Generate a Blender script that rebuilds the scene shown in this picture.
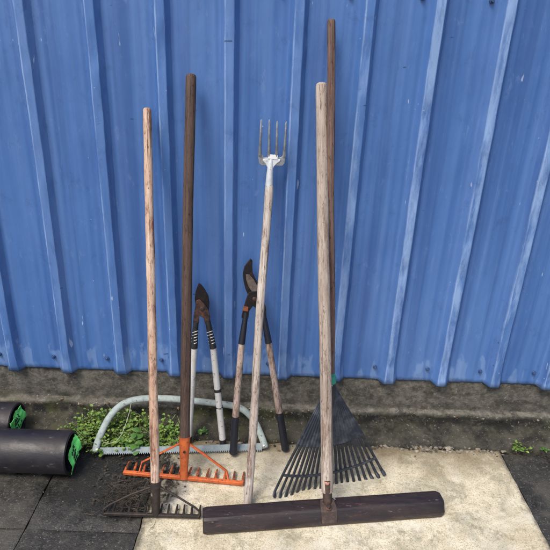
import bpy, bmesh, math, random
from mathutils import Vector, Matrix, noise
for o in list(bpy.data.objects): bpy.data.objects.remove(o)
random.seed(7)
S = bpy.context.scene; COL = S.collection
R = math.radians
# ---------------------------------------------------------------- camera
CAM = Vector((0.0, -2.0086, 1.6)); PITCH, YAW, ROLL, F = .4108, .0087, .0403, 550.0
_f = Vector((math.sin(YAW)*math.cos(PITCH), math.cos(YAW)*math.cos(PITCH), -math.sin(PITCH)))
_r = Vector((math.cos(YAW), -math.sin(YAW), 0)); _u = _r.cross(_f)
RT = _r*math.cos(ROLL) + _u*math.sin(ROLL); UP = _u*math.cos(ROLL) - _r*math.sin(ROLL)
cd = bpy.data.cameras.new('camera'); cam = bpy.data.objects.new('camera', cd); COL.objects.link(cam)
cd.sensor_width = 36; cd.lens = 36; cd.clip_start = .05; cd.clip_end = 500
M = Matrix((RT, UP, -_f)).transposed().to_4x4(); M.translation = CAM; cam.matrix_world = M
S.camera = cam
# ---------------------------------------------------------------- light
SUN_EL, SUN_AZ = 58, 215      # azimuth of the sun, clockwise from +Y (the wall faces -Y)
w = bpy.data.worlds.new('World'); S.world = w; w.use_nodes = True
nt = w.node_tree; bg = nt.nodes['Background']; sky = nt.nodes.new('ShaderNodeTexSky')
sky.sky_type = 'NISHITA'; sky.sun_disc = False; sky.sun_elevation = R(SUN_EL); sky.sun_rotation = R(SUN_AZ)
sky.air_density = 1.0; sky.dust_density = 4.0; sky.ozone_density = 1.0
nt.links.new(sky.outputs[0], bg.inputs[0]); bg.inputs[1].default_value = .12
sd = bpy.data.lights.new('sun', 'SUN'); sun = bpy.data.objects.new('sun', sd); COL.objects.link(sun)
sd.energy = 1.5; sd.angle = R(20); sd.color = (1, .93, .82)
az, el = R(SUN_AZ), R(SUN_EL)
sdir = Vector((math.sin(az)*math.cos(el), math.cos(az)*math.cos(el), math.sin(el)))
sun.rotation_euler = sdir.to_track_quat('Z', 'Y').to_euler(); sun.location = sdir*8
vs = S.view_settings; vs.view_transform = 'Standard'; vs.look = 'None'; vs.gamma = 1; vs.use_curve_mapping = False
vs.exposure = 0.70
# ---------------------------------------------------------------- measuring helpers (photo pixel + known plane -> place)
def ray(px, py): return _f + RT*((px-275)/F) - UP*((py-275)/F)
def at_y(px, py, Y): d = ray(px, py); return CAM + d*((Y-CAM.y)/d.y)
def at_z(px, py, z=0.0): d = ray(px, py); return CAM + d*((z-CAM.z)/d.z)
class Plane:
    def __init__(s, a, b, c):
        s.o = a; s.n = (b-a).cross(c-a).normalized()
        if s.n.y > 0: s.n = -s.n                    # normal looks towards the viewer's side
    def __call__(s, px, py, off=0.0):
        d = ray(px, py); o = s.o + s.n*off
        return CAM + d*((o-CAM).dot(s.n)/d.dot(s.n))
def N3(v, sc=1.0): return noise.noise(Vector(v)*sc)
# ---------------------------------------------------------------- materials
class MT:
    def __init__(s, name, rough=.7, metal=0, spec=.5):
        s.m = bpy.data.materials.new(name); s.m.use_nodes = True; s.t = s.m.node_tree
        s.b = s.t.nodes['Principled BSDF']; s.b.inputs['Roughness'].default_value = rough
        s.b.inputs['Metallic'].default_value = metal; s.b.inputs['Specular IOR Level'].default_value = spec
        s.tc = s.t.nodes.new('ShaderNodeTexCoord')
    def L(s, a, b): s.t.links.new(a, b)
    def vec(s, scale=(1,1,1), loc=(0,0,0)):
        n = s.t.nodes.new('ShaderNodeMapping'); n.inputs['Scale'].default_value = scale; n.inputs['Location'].default_value = loc
        s.L(s.tc.outputs['Object'], n.inputs['Vector']); return n.outputs[0]
    def noise(s, sc, det=4, rough=.6, scale=(1,1,1), loc=(0,0,0), dist=0):
        n = s.t.nodes.new('ShaderNodeTexNoise'); n.inputs['Scale'].default_value = sc; n.inputs['Detail'].default_value = det
        n.inputs['Roughness'].default_value = rough; n.inputs['Distortion'].default_value = dist
        s.L(s.vec(scale, loc), n.inputs['Vector']); return n.outputs['Fac']
    def voro(s, sc, feat='F1', out='Distance', scale=(1,1,1)):
        n = s.t.nodes.new('ShaderNodeTexVoronoi'); n.feature = feat; n.inputs['Scale'].default_value = sc
        s.L(s.vec(scale), n.inputs['Vector']); return n.outputs[out]
    def ramp(s, src, stops, interp='LINEAR'):
        n = s.t.nodes.new('ShaderNodeValToRGB'); n.color_ramp.interpolation = interp
        while len(n.color_ramp.elements) < len(stops): n.color_ramp.elements.new(.5)
        for e, (p, c) in zip(n.color_ramp.elements, stops):
            e.position = p; e.color = (c, c, c, 1) if isinstance(c, (int, float)) else (*c, 1)
        s.L(src, n.inputs[0]); return n.outputs[0]
    def math(s, op, a, b=None, c=None):
        n = s.t.nodes.new('ShaderNodeMath'); n.operation = op
        for i, v in enumerate((a, b, c)):
            if v is None: continue
            if isinstance(v, (int, float)): n.inputs[i].default_value = v
            else: s.L(v, n.inputs[i])
        return n.outputs[0]
    def mix(s, fac, a, b, mode='MIX'):
        n = s.t.nodes.new('ShaderNodeMix'); n.data_type = 'RGBA'; n.blend_type = mode
        for k, v in ((0, fac), (6, a), (7, b)):
            if isinstance(v, (int, float)): n.inputs[k].default_value = v
            elif isinstance(v, tuple): n.inputs[k].default_value = (*v, 1)
            else: s.L(v, n.inputs[k])
        return n.outputs[2]
    def xyz(s):
        n = s.t.nodes.new('ShaderNodeSeparateXYZ'); s.L(s.tc.outputs['Object'], n.inputs[0]); return n.outputs
    def color(s, c):
        if isinstance(c, tuple): s.b.inputs['Base Color'].default_value = (*c, 1)
        else: s.L(c, s.b.inputs['Base Color'])
        return s
    def rough(s, c): s.L(c, s.b.inputs['Roughness']); return s
    def bump(s, h, st=.3, d=.005):
        n = s.t.nodes.new('ShaderNodeBump'); n.inputs['Strength'].default_value = st; n.inputs['Distance'].default_value = d
        s.L(h, n.inputs['Height']); s.L(n.outputs[0], s.b.inputs['Normal']); return s

RIB, RX0 = .2286, -.8511
def m_blue():
    m = MT('blue_paint', .42)
    x, y, z0 = m.xyz(); z = m.math('ADD', z0, .25)
    big = m.noise(1.8, 4, .55, (1,1,.5))
    base = m.mix(m.ramp(big, [(.3, 0), (.7, 1)]), (.052,.136,.372), (.080,.184,.452))
    st = m.noise(5, 6, .6, (3.2,1,.18))                       # faint weather streaks down the sheet
    base = m.mix(m.math('MULTIPLY', m.ramp(st, [(.48, 0), (.72, 1)]), .38), base, (.125,.235,.52))
    bd = m.noise(3.0, 3, .6, (3.0,1,.06), (7,1,1))
    base = m.mix(m.math('MULTIPLY', m.ramp(bd, [(.49, 0), (.60, 1)]), .38), base, (.135,.245,.51))
    bd2 = m.noise(4.0, 4, .65, (3.0,1,.07), (1,1,9))
    base = m.mix(m.math('MULTIPLY', m.ramp(bd2, [(.50, 0), (.62, 1)]), .45), base, (.028,.076,.25))
    dk = m.noise(6, 6, .7, (1.6,1,.5), (4,2,1))
    base = m.mix(m.math('MULTIPLY', m.ramp(dk, [(.52, 0), (.72, 1)]), .34), base, (.033,.088,.29))
    ph = m.math('FRACT', m.math('ADD', m.math('DIVIDE', m.math('SUBTRACT', x, RX0), RIB), .5))
    sg = m.math('MULTIPLY', m.math('SUBTRACT', ph, .5), RIB)                        # signed metres from a rib's centre
    wob = m.math('MULTIPLY', m.math('SUBTRACT', m.noise(9, 4, .7, (1,1,1), (3,1,7)), .5), .006)
    e1 = m.math('ABSOLUTE', m.math('ADD', m.math('ADD', sg, .0145), wob))
    line = m.ramp(m.math('MULTIPLY', e1, 100), [(.12, 1), (.42, 0)])
    hl = m.ramp(m.noise(4, 5, .7, (5,1,1.0), (1,7,3)), [(.38, .1), (.60, 1)])
    base = m.mix(m.math('MULTIPLY', m.math('MULTIPLY', line, hl), .72), base, (.30,.43,.70))  # highlight painted along the left edge of each rib crown, broken by noise
    e2 = m.math('ABSOLUTE', m.math('SUBTRACT', m.math('ADD', sg, wob), .0155))
    line2 = m.ramp(m.math('MULTIPLY', e2, 100), [(.06, 1), (.30, 0)])
    ch2 = m.ramp(m.noise(5, 5, .7, (5,1,1.2), (8,2,5)), [(.46, 0), (.62, 1)])
    base = m.mix(m.math('MULTIPLY', m.math('MULTIPLY', line2, ch2), .45), base, (.20,.33,.58))
    d = m.math('ABSOLUTE', sg)
    crown = m.ramp(m.math('MULTIPLY', d, 20), [(.22, 1), (.32, 0)])
    right = m.ramp(m.math('ADD', m.math('MULTIPLY', x, .5), .5), [(.50, .15), (.72, 1)])     # the sheets on the right have chalked more
    ch3 = m.ramp(m.noise(3.5, 6, .7, (4,1,.9), (2,2,2)), [(.42, 0), (.58, 1)])
    base = m.mix(m.math('MULTIPLY', m.math('MULTIPLY', m.math('MULTIPLY', crown, ch3), right), .80), base, (.27,.41,.68))
    # chalky splash marks at the foot of the ribs and of the bays, each with its own ragged outline
    low = m.ramp(m.math('ADD', z, m.math('MULTIPLY', m.math('SUBTRACT', m.noise(14, 4, .6, (1.5,1,.8)), .5), .30)), [(.335, 1), (.36, 0)])
    side = m.ramp(m.noise(8, 2, .5, (1.8,1,.45), (3,3,8)), [(.50, 0), (.54, 1)])
    base = m.mix(m.math('MULTIPLY', m.math('MULTIPLY', low, side), .48), base, (.20,.32,.56))
    gr = m.ramp(m.noise(13, 7, .8, (1,1,.8), (6,1,6), dist=.4), [(.56, 0), (.66, 1)])
    base = m.mix(m.math('MULTIPLY', gr, .30), base, (.030,.068,.20))
    gr2 = m.ramp(m.noise(17, 7, .8, (1.6,1,.6), (1,1,16), dist=.3), [(.58, 0), (.66, 1)])
    base = m.mix(m.math('MULTIPLY', gr2, .35), base, (.17,.27,.50))
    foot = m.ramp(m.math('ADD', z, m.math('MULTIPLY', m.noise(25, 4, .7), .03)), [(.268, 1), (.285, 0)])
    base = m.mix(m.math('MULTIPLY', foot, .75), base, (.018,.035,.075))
    for k, (sc_, th, st_) in enumerate((((1,1,.3), .735, .75), ((.35,1,1.2), .745, .7), ((1.4,1,1.4), .76, .6))):
        q = m.ramp(m.noise(34+k*9, 2, .5, sc_, (9+k*3,1,2)), [(th, 0), (th+.02, 1)])
        base = m.mix(m.math('MULTIPLY', q, st_), base, (.40,.50,.66) if k != 1 else (.02,.045,.12))
    m.color(base)
    m.rough(m.ramp(m.noise(4, 5, .6, (1,1,.5), (5,5,5)), [(.3, .30), (.75, .50)]))
    h = m.math('ADD', m.math('ADD', m.noise(3.0, 3, .5, (1,1,.6)), m.math('MULTIPLY', m.noise(11, 4, .65, (1,1,.6), (4,1,1)), .16)), m.math('MULTIPLY', m.noise(40, 4, .6, (1,1,.5)), .04))
    return m.bump(h, .45, .02).m
def wood(name, a, b, dark, amt=.5, grain=1.0):
    m = MT(name, .78, spec=.3)
    g = m.noise(80, 6, .75, (1,1,.05)); p = m.noise(22, 6, .75, (1,1,.22), (3,1,2)); q = m.noise(9, 5, .7, (1,1,.30), (8,1,2))
    c = m.mix(m.ramp(g, [(.38, 0), (.60, 1)]), a, b)
    c = m.mix(m.math('MULTIPLY', m.ramp(p, [(.50, 0), (.60, 1)]), amt), c, dark)
    c = m.mix(m.math('MULTIPLY', m.ramp(q, [(.45, 0), (.62, 1)]), amt*.55), c, tuple((u+v)*.45 for u, v in zip(a, dark)))
    cr = m.ramp(m.noise(130, 4, .7, (1,1,.035), (5,5,5)), [(.57, 0), (.64, 1)])
    c = m.mix(m.math('MULTIPLY', cr, .75*grain), c, tuple(v*.4 for v in dark))
    fk_ = m.ramp(m.noise(110, 4, .75, (1,1,.28), (6,6,2)), [(.56, 0), (.63, 1)])
    c = m.mix(m.math('MULTIPLY', m.math('MULTIPLY', fk_, m.ramp(q, [(.38, .15), (.55, 1)])), .8), c, tuple(v*.7 for v in dark))
    kn = m.ramp(m.noise(55, 3, .6, (1,1,.5), (1,9,5)), [(.68, 0), (.73, 1)])
    c = m.mix(m.math('MULTIPLY', kn, .85), c, tuple(v*.3 for v in dark))
    m.color(c); return m.bump(m.math('ADD', g, m.math('MULTIPLY', p, .6)), .7, .003).m
def flat(name, a, b, rough=.5, metal=0, sc=25, t=(.4,.65), bump=.2, sp=None):
    m = MT(name, rough, metal)
    c = m.mix(m.ramp(m.noise(sc, 6, .7), [(t[0], 0), (t[1], 1)]), a, b)
    if sp: c = m.mix(m.ramp(m.noise(sc*4, 3, .6, (1,1,1), (7,7,7)), [(.62, 0), (.68, 1)]), c, sp)
    m.color(c); return m.bump(m.noise(sc*3, 4, .7), bump, .002).m
M_ = {}
M_['blue'] = m_blue()
M_['screw'] = flat('screw_paint', (.030,.070,.18), (.075,.13,.26), .45, .2)
M_['washer'] = flat('rubber_washer', (.02,.02,.025), (.05,.05,.06), .8)
M_['pale_wood'] = wood('worn_pale_wood', (.49,.31,.21), (.64,.50,.41), (.16,.06,.035), .9)
M_['white_wood'] = wood('whitewashed_wood', (.36,.305,.265), (.57,.525,.485), (.16,.095,.065), .95)
M_['tan_wood'] = wood('grey_tan_wood', (.31,.25,.21), (.50,.44,.39), (.15,.09,.065), .75)
M_['brown_wood'] = wood('aged_brown_wood', (.070,.044,.036), (.120,.082,.068), (.04,.025,.02), .6)
M_['red_wood'] = wood('reddish_brown_wood', (.115,.070,.058), (.195,.130,.110), (.05,.028,.022), .6)
M_['lop_wood'] = wood('dirty_pink_wood', (.32,.245,.21), (.47,.38,.335), (.13,.08,.06), .85)
M_['beam'] = None
M_['orange'] = flat('orange_paint', (.60,.14,.035), (.40,.085,.026), .6, 0, 30, (.42,.62), .5, (.12,.04,.022))
M_['orange_worn'] = flat('orange_paint_worn', (.55,.12,.03), (.13,.045,.025), .6, 0, 60, (.42,.55), .4)
M_['iron'] = flat('dark_iron', (.028,.024,.022), (.07,.048,.038), .6, .3, 40, (.45,.7), .4)
M_['rusty'] = flat('rusty_steel', (.030,.020,.019), (.13,.058,.040), .65, .3, 55, (.45,.65), .4)
M_['brace'] = flat('weathered_bracket', (.055,.04,.036), (.12,.075,.06), .6, .3, 50, (.45,.65), .4)
M_['zinc'] = flat('galvanised_steel', (.42,.45,.48), (.60,.62,.64), .45, .5, 30, (.4,.6), .2, (.2,.19,.18))
M_['fork_steel'] = flat('worn_fork_steel', (.22,.235,.26), (.36,.38,.41), .42, .5, 50, (.4,.6), .2)
M_['white_socket'] = flat('white_socket_paint', (.62,.66,.70), (.50,.54,.58), .45, .1, 40, (.5,.7), .2, (.16,.15,.15))
M_['sticker'] = flat('white_sticker', (.8,.8,.8), (.7,.7,.72), .5)
M_['plastic'] = flat('black_plastic', (.016,.019,.026), (.040,.046,.058), .5, 0, 40, (.45,.7), .3)
M_['plate'] = flat('dusty_black_plastic', (.014,.018,.032), (.085,.10,.125), .5, 0, 18, (.45,.72), .4)
M_['ring'] = flat('green_plastic', (.02,.22,.15), (.03,.28,.2), .5)
M_['rubber'] = flat('black_rubber_grip', (.012,.012,.014), (.03,.03,.033), .6, 0, 60, (.4,.7), .3)
M_['grip_navy'] = flat('navy_rubber_grip', (.005,.007,.016), (.014,.016,.026), .5, 0, 60, (.4,.7), .3)
M_['blade'] = flat('blackened_blade', (.012,.009,.011), (.035,.018,.018), .5, .4, 50, (.5,.68), .4)
M_['blade_pale'] = flat('ground_steel_edge', (.11,.085,.075), (.20,.16,.14), .5, .4, 60, (.4,.65), .3)
M_['rust'] = flat('orange_rust', (.22,.06,.025), (.08,.03,.02), .8, 0, 70, (.45,.6), .4)
M_['lop_white'] = flat('chipped_white_paint', (.62,.62,.60), (.50,.49,.46), .5, 0, 18, (.45,.7), .2, (.25,.23,.21))
M_['saw'] = flat('grey_green_paint', (.33,.39,.38), (.22,.265,.255), .75, 0, 26, (.42,.66), .35, (.12,.11,.09))
M_['saw_blade'] = flat('painted_saw_blade', (.17,.215,.23), (.25,.30,.32), .7, 0, 40, (.45,.65), .2, (.2,.18,.15))
M_['cord'] = flat('pale_cord', (.42,.44,.38), (.3,.3,.25), .8)
M_['green_tag'] = None
M_['ink'] = flat('black_ink', (.01,.02,.01), (.02,.03,.02), .6)
def m_beam():
    m = MT('dark_painted_timber', .5)
    g = m.noise(14, 6, .7, (.25,2,2)); e = m.noise(26, 6, .75, (.5,1.6,1.6), (5,3,1))
    c = m.mix(m.ramp(g, [(.35, 0), (.7, 1)]), (.011,.0075,.009), (.028,.017,.018))
    c = m.mix(m.math('MULTIPLY', m.ramp(e, [(.60, 0), (.66, 1)]), .7), c, (.085,.032,.024))
    c = m.mix(m.math('MULTIPLY', m.ramp(m.noise(60, 4, .7, (.4,1,1)), [(.64, 0), (.7, 1)]), .5), c, (.2,.18,.17))
    c = m.mix(m.math('MULTIPLY', m.ramp(m.noise(9, 6, .75, (.8,2,2), (9,9,1)), [(.54, 0), (.70, 1)]), .30), c, (.060,.036,.032))
    c = m.mix(m.math('MULTIPLY', m.ramp(m.noise(130, 3, .7, (.25,1,1), (2,9,1)), [(.64, 0), (.70, 1)]), .30), c, (.13,.10,.09))
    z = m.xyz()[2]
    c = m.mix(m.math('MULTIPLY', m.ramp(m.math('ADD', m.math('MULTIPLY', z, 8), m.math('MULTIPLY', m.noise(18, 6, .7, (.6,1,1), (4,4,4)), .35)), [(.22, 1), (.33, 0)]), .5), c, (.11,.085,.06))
    m.color(c); m.rough(m.ramp(g, [(.3, .42), (.7, .62)]))
    return m.bump(m.math('ADD', g, m.math('MULTIPLY', m.noise(90, 3, .6, (.3,1,1)), .3)), .5, .004).m
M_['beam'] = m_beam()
def m_pipe():
    m = MT('dusty_black_pipe', .42)
    g = m.noise(7, 6, .7, (1,1.4,1.4), dist=.4)
    c = m.mix(m.ramp(g, [(.35, 0), (.6, .35), (.75, 1)]), (.006,.005,.011), (.034,.028,.027))
    c = m.mix(m.math('MULTIPLY', m.ramp(m.noise(22, 5, .7, (1.0,2,2), (3,3,3)), [(.6, 0), (.72, 1)]), .5), c, (.16,.14,.12))
    m.color(c); m.rough(m.ramp(g, [(.3, .36), (.7, .7)]))
    return m.bump(g, .35, .006).m
M_['pipe'] = m_pipe()
def m_tag():
    m = MT('fluorescent_green_label', .45)
    m.color(m.mix(m.ramp(m.noise(60, 4, .6), [(.5, 0), (.7, 1)]), (.20,.92,.22), (.12,.78,.16)))
    return m.bump(m.noise(45, 3), .4, .006).m
M_['green_tag'] = m_tag()
def m_plinth():
    m = MT('weathered_concrete', .9, spec=.3)
    x, y, z = m.xyz()
    a = m.noise(7, 6, .7); b = m.noise(45, 5, .75, (1,1,1), (2,2,2))
    c = m.mix(m.ramp(a, [(.3, 0), (.65, 1)]), (.050,.048,.041), (.130,.124,.105))
    c = m.mix(m.math('MULTIPLY', m.ramp(b, [(.42, 0), (.62, 1)]), .5), c, (.23,.215,.185))
    c = m.mix(m.math('MULTIPLY', m.ramp(m.noise(16, 6, .75, (1,1,1.5), (6,1,4)), [(.45, 0), (.60, 1)]), .75), c, (.034,.033,.027))
    # near-black band low down on the upstand and on the ledge face
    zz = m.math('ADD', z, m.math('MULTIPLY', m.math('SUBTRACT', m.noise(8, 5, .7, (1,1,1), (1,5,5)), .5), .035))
    dark_band = m.ramp(m.math('MULTIPLY', zz, 4), [(.06, .80), (.12, .97), (.315, .97), (.355, .35), (.40, .0), (.46, .30), (.60, .0)])
    c = m.mix(dark_band, c, m.mix(m.ramp(m.noise(19, 7, .8, (1,1,1.4), (2,7,2)), [(.48, 0), (.62, 1)]), (.011,.011,.010), (.052,.050,.040)))
    lipn = m.math('ADD', z, m.math('MULTIPLY', m.math('SUBTRACT', m.noise(22, 5, .7, (1,1,1), (4,4,4)), .5), .02))
    lip = m.ramp(m.math('MULTIPLY', lipn, 4), [(.378, 0), (.390, .6), (.404, .6), (.418, 0)])
    c = m.mix(m.math('MULTIPLY', lip, m.ramp(m.noise(14, 5, .8, (1,1,1), (9,4,1)), [(.44, 0), (.58, 1)])), c, (.21,.20,.17))
    moss = m.math('MULTIPLY', m.ramp(m.noise(11, 5, .7, (1,1,1), (8,2,2)), [(.46, 0), (.60, 1)]), m.ramp(m.math('MULTIPLY', z, 4), [(.30, 1), (.50, .10)]))
    moss = m.math('MULTIPLY', moss, m.ramp(m.math('ADD', m.math('MULTIPLY', x, .5), .5), [(.42, 1), (.62, .25)]))
    c = m.mix(m.math('MULTIPLY', moss, .62), c, (.060,.068,.022))
    lo = m.math('MULTIPLY', m.ramp(m.math('MULTIPLY', z, 4), [(.12, 1), (.22, 0)]), m.ramp(m.noise(10, 5, .7), [(.4, 0), (.6, 1)]))
    c = m.mix(m.math('MULTIPLY', lo, .5), c, (.10,.095,.075))
    spk = m.ramp(m.noise(85, 3, .6, (1,1,1), (4,4,9)), [(.62, 0), (.70, 1)])
    c = m.mix(m.math('MULTIPLY', spk, .40), c, (.33,.32,.28))
    m.color(c); return m.bump(m.math('ADD', b, m.math('MULTIPLY', m.noise(150, 3, .6), .5)), .7, .006).m
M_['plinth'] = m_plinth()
def m_slab():
    m = MT('cream_concrete', .88, spec=.3)
    x, y, z = m.xyz()
    a = m.noise(4.5, 7, .72); b = m.noise(30, 6, .75, (1,1,1), (3,3,3)); f = m.noise(170, 4, .7)
    c = m.mix(m.ramp(a, [(.33, 0), (.62, 1)]), (.50,.435,.30), (.74,.685,.525))
    c = m.mix(m.math('MULTIPLY', m.ramp(b, [(.46, 0), (.66, 1)]), .5), c, (.40,.335,.22))
    c = m.mix(m.math('MULTIPLY', m.ramp(f, [(.52, 0), (.60, 1)]), .6), c, (.22,.19,.13))
    c = m.mix(m.math('MULTIPLY', m.ramp(m.noise(110, 3, .7, (1,1,1), (7,1,1)), [(.60, 0), (.68, 1)]), .6), c, (.72,.69,.60))
    g1 = m.noise(7, 7, .75, (1,1,1), (9,4,1), dist=.6)
    c = m.mix(m.math('MULTIPLY', m.ramp(g1, [(.48, 0), (.60, 1)]), .62), c, (.255,.245,.175))
    g2 = m.noise(3.2, 6, .7, (1,1,1), (2,9,1), dist=.8)
    c = m.mix(m.math('MULTIPLY', m.ramp(g2, [(.50, 0), (.62, 1)]), .5), c, (.76,.73,.63))
    g3 = m.noise(15, 6, .8, (1,1,1), (5,3,1))
    c = m.mix(m.math('MULTIPLY', m.ramp(g3, [(.53, 0), (.63, 1)]), .6), c, (.20,.18,.115))
    pit = m.ramp(m.voro(95), [(.10, 1), (.20, 0)])
    c = m.mix(m.math('MULTIPLY', m.math('MULTIPLY', pit, m.ramp(g1, [(.42, 0), (.55, 1)])), .7), c, (.12,.10,.065))
    # ochre and grey dirt along the back edge and down the left side, black soil near the rakes
    n1 = m.math('MULTIPLY', m.math('SUBTRACT', m.noise(9, 6, .7, (1,1,1), (1,9,1)), .5), .30)
    back = m.ramp(m.math('ADD', m.math('ADD', y, n1), .5), [(.16, 0), (.28, .45), (.37, .92)])
    c = m.mix(back, c, (.16,.125,.07))
    n2 = m.math('MULTIPLY', m.math('SUBTRACT', m.noise(11, 7, .75, (1,1,1), (5,5,1)), .5), .34)
    # distance from a spilled-soil centre (oval)
    ex = m.math('MULTIPLY', m.math('SUBTRACT', x, -.52), 1.0); ey = m.math('MULTIPLY', m.math('ADD', y, .36), 1.0)
    r = m.math('SQRT', m.math('ADD', m.math('MULTIPLY', ex, ex), m.math('MULTIPLY', ey, ey)))
    soil = m.ramp(m.math('ADD', r, n2), [(.17, 1), (.25, 0)])
    strk = m.ramp(m.noise(28, 5, .75, (1.6,.7,1), (2,6,1), dist=.25), [(.50, 0), (.60, 1)])
    sc = m.mix(m.math('MULTIPLY', strk, .65), (.016,.015,.014), (.30,.28,.22))
    c = m.mix(soil, c, sc)
    eg = m.ramp(m.math('ADD', m.math('ADD', x, .425), m.math('MULTIPLY', m.math('SUBTRACT', m.noise(16, 6, .8, (1,1,1), (1,2,8)), .5), .09)), [(.005, .85), (.03, 0)])
    c = m.mix(eg, c, (.075,.068,.05))
    er = m.ramp(m.math('ADD', m.math('SUBTRACT', 1.01, x), m.math('MULTIPLY', m.math('SUBTRACT', m.noise(19, 6, .8, (1,1,1), (6,2,8)), .5), .07)), [(.0, .8), (.016, 0)])
    c = m.mix(er, c, (.11,.10,.075))
    m.color(c)
    return m.bump(m.math('ADD', m.math('MULTIPLY', b, .7), f), .55, .006).m
M_['slab'] = m_slab()
def m_pave(name, lift=0.0):
    m = MT(name, .72)
    a = m.noise(6, 6, .72); b = m.noise(55, 5, .75, (1,1,1), (3,3,3))
    c = m.mix(m.ramp(a, [(.32, 0), (.68, 1)]), (.011+lift,.011+lift,.010+lift), (.042+lift,.040+lift,.035+lift))
    c = m.mix(m.math('MULTIPLY', m.ramp(b, [(.5, 0), (.68, 1)]), .5), c, (.10,.095,.083))
    c = m.mix(m.math('MULTIPLY', m.ramp(m.noise(140, 3, .6), [(.62, 0), (.68, 1)]), .5), c, (.28,.27,.25))
    c = m.mix(m.math('MULTIPLY', m.ramp(m.noise(5, 4, .6, (1,1,1), (8,8,1)), [(.5, 0), (.65, 1)]), .35), c, (.12,.11,.09))
    x, y, z = m.xyz()
    n2 = m.math('MULTIPLY', m.math('SUBTRACT', m.noise(9, 7, .75, (1,1,1), (5,5,1)), .5), .40)
    ex = m.math('MULTIPLY', m.math('SUBTRACT', x, -.56), .75); ey = m.math('MULTIPLY', m.math('ADD', y, .36), 1.0)
    r = m.math('SQRT', m.math('ADD', m.math('MULTIPLY', ex, ex), m.math('MULTIPLY', ey, ey)))
    soil = m.ramp(m.math('ADD', r, n2), [(.17, 1), (.24, 0)])
    strk = m.ramp(m.noise(34, 7, .85, (1.5,.8,1), (2,6,1), dist=.2), [(.56, 0), (.66, 1)])
    c = m.mix(m.math('MULTIPLY', soil, .95), c, m.mix(m.math('MULTIPLY', strk, .5), (.009,.009,.008), (.17,.16,.135)))
    m.color(c); m.rough(m.ramp(a, [(.35, .32), (.65, .8)]))
    return m.bump(m.math('ADD', b, m.math('MULTIPLY', m.noise(160, 3), .6)), .6, .006).m
M_['pave'] = m_pave('dark_paving'); M_['pave2'] = m_pave('grey_paving', .008)
def m_ground():
    m = MT('damp_soil', .9)
    m.color(m.mix(m.ramp(m.noise(8, 7, .75), [(.35, 0), (.7, 1)]), (.018,.017,.013), (.06,.05,.035)))
    return m.bump(m.noise(60, 5, .7), .8, .01).m
M_['soil'] = m_ground()
def m_leaf(name, a, b):
    m = MT(name, .5)
    m.color(m.mix(m.ramp(m.noise(18, 3, .6), [(.35, 0), (.65, 1)]), a, b))
    m.b.inputs['Subsurface Weight'].default_value = 0
    return m.m
M_['leaf'] = m_leaf('weed_leaf', (.07,.155,.022), (.20,.31,.06))
M_['leaf_dark'] = m_leaf('broad_leaf', (.04,.12,.022), (.10,.21,.045))
M_['stem'] = m_leaf('weed_stem', (.09,.13,.04), (.13,.14,.06))
M_['grit'] = flat('pale_grit', (.06,.052,.038), (.30,.27,.215), .95, 0, 22, (.4,.6), .3)
M_['crumb'] = flat('dark_soil_crumbs', (.018,.016,.013), (.06,.05,.035), .95, 0, 12, (.4,.6), .3)
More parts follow.
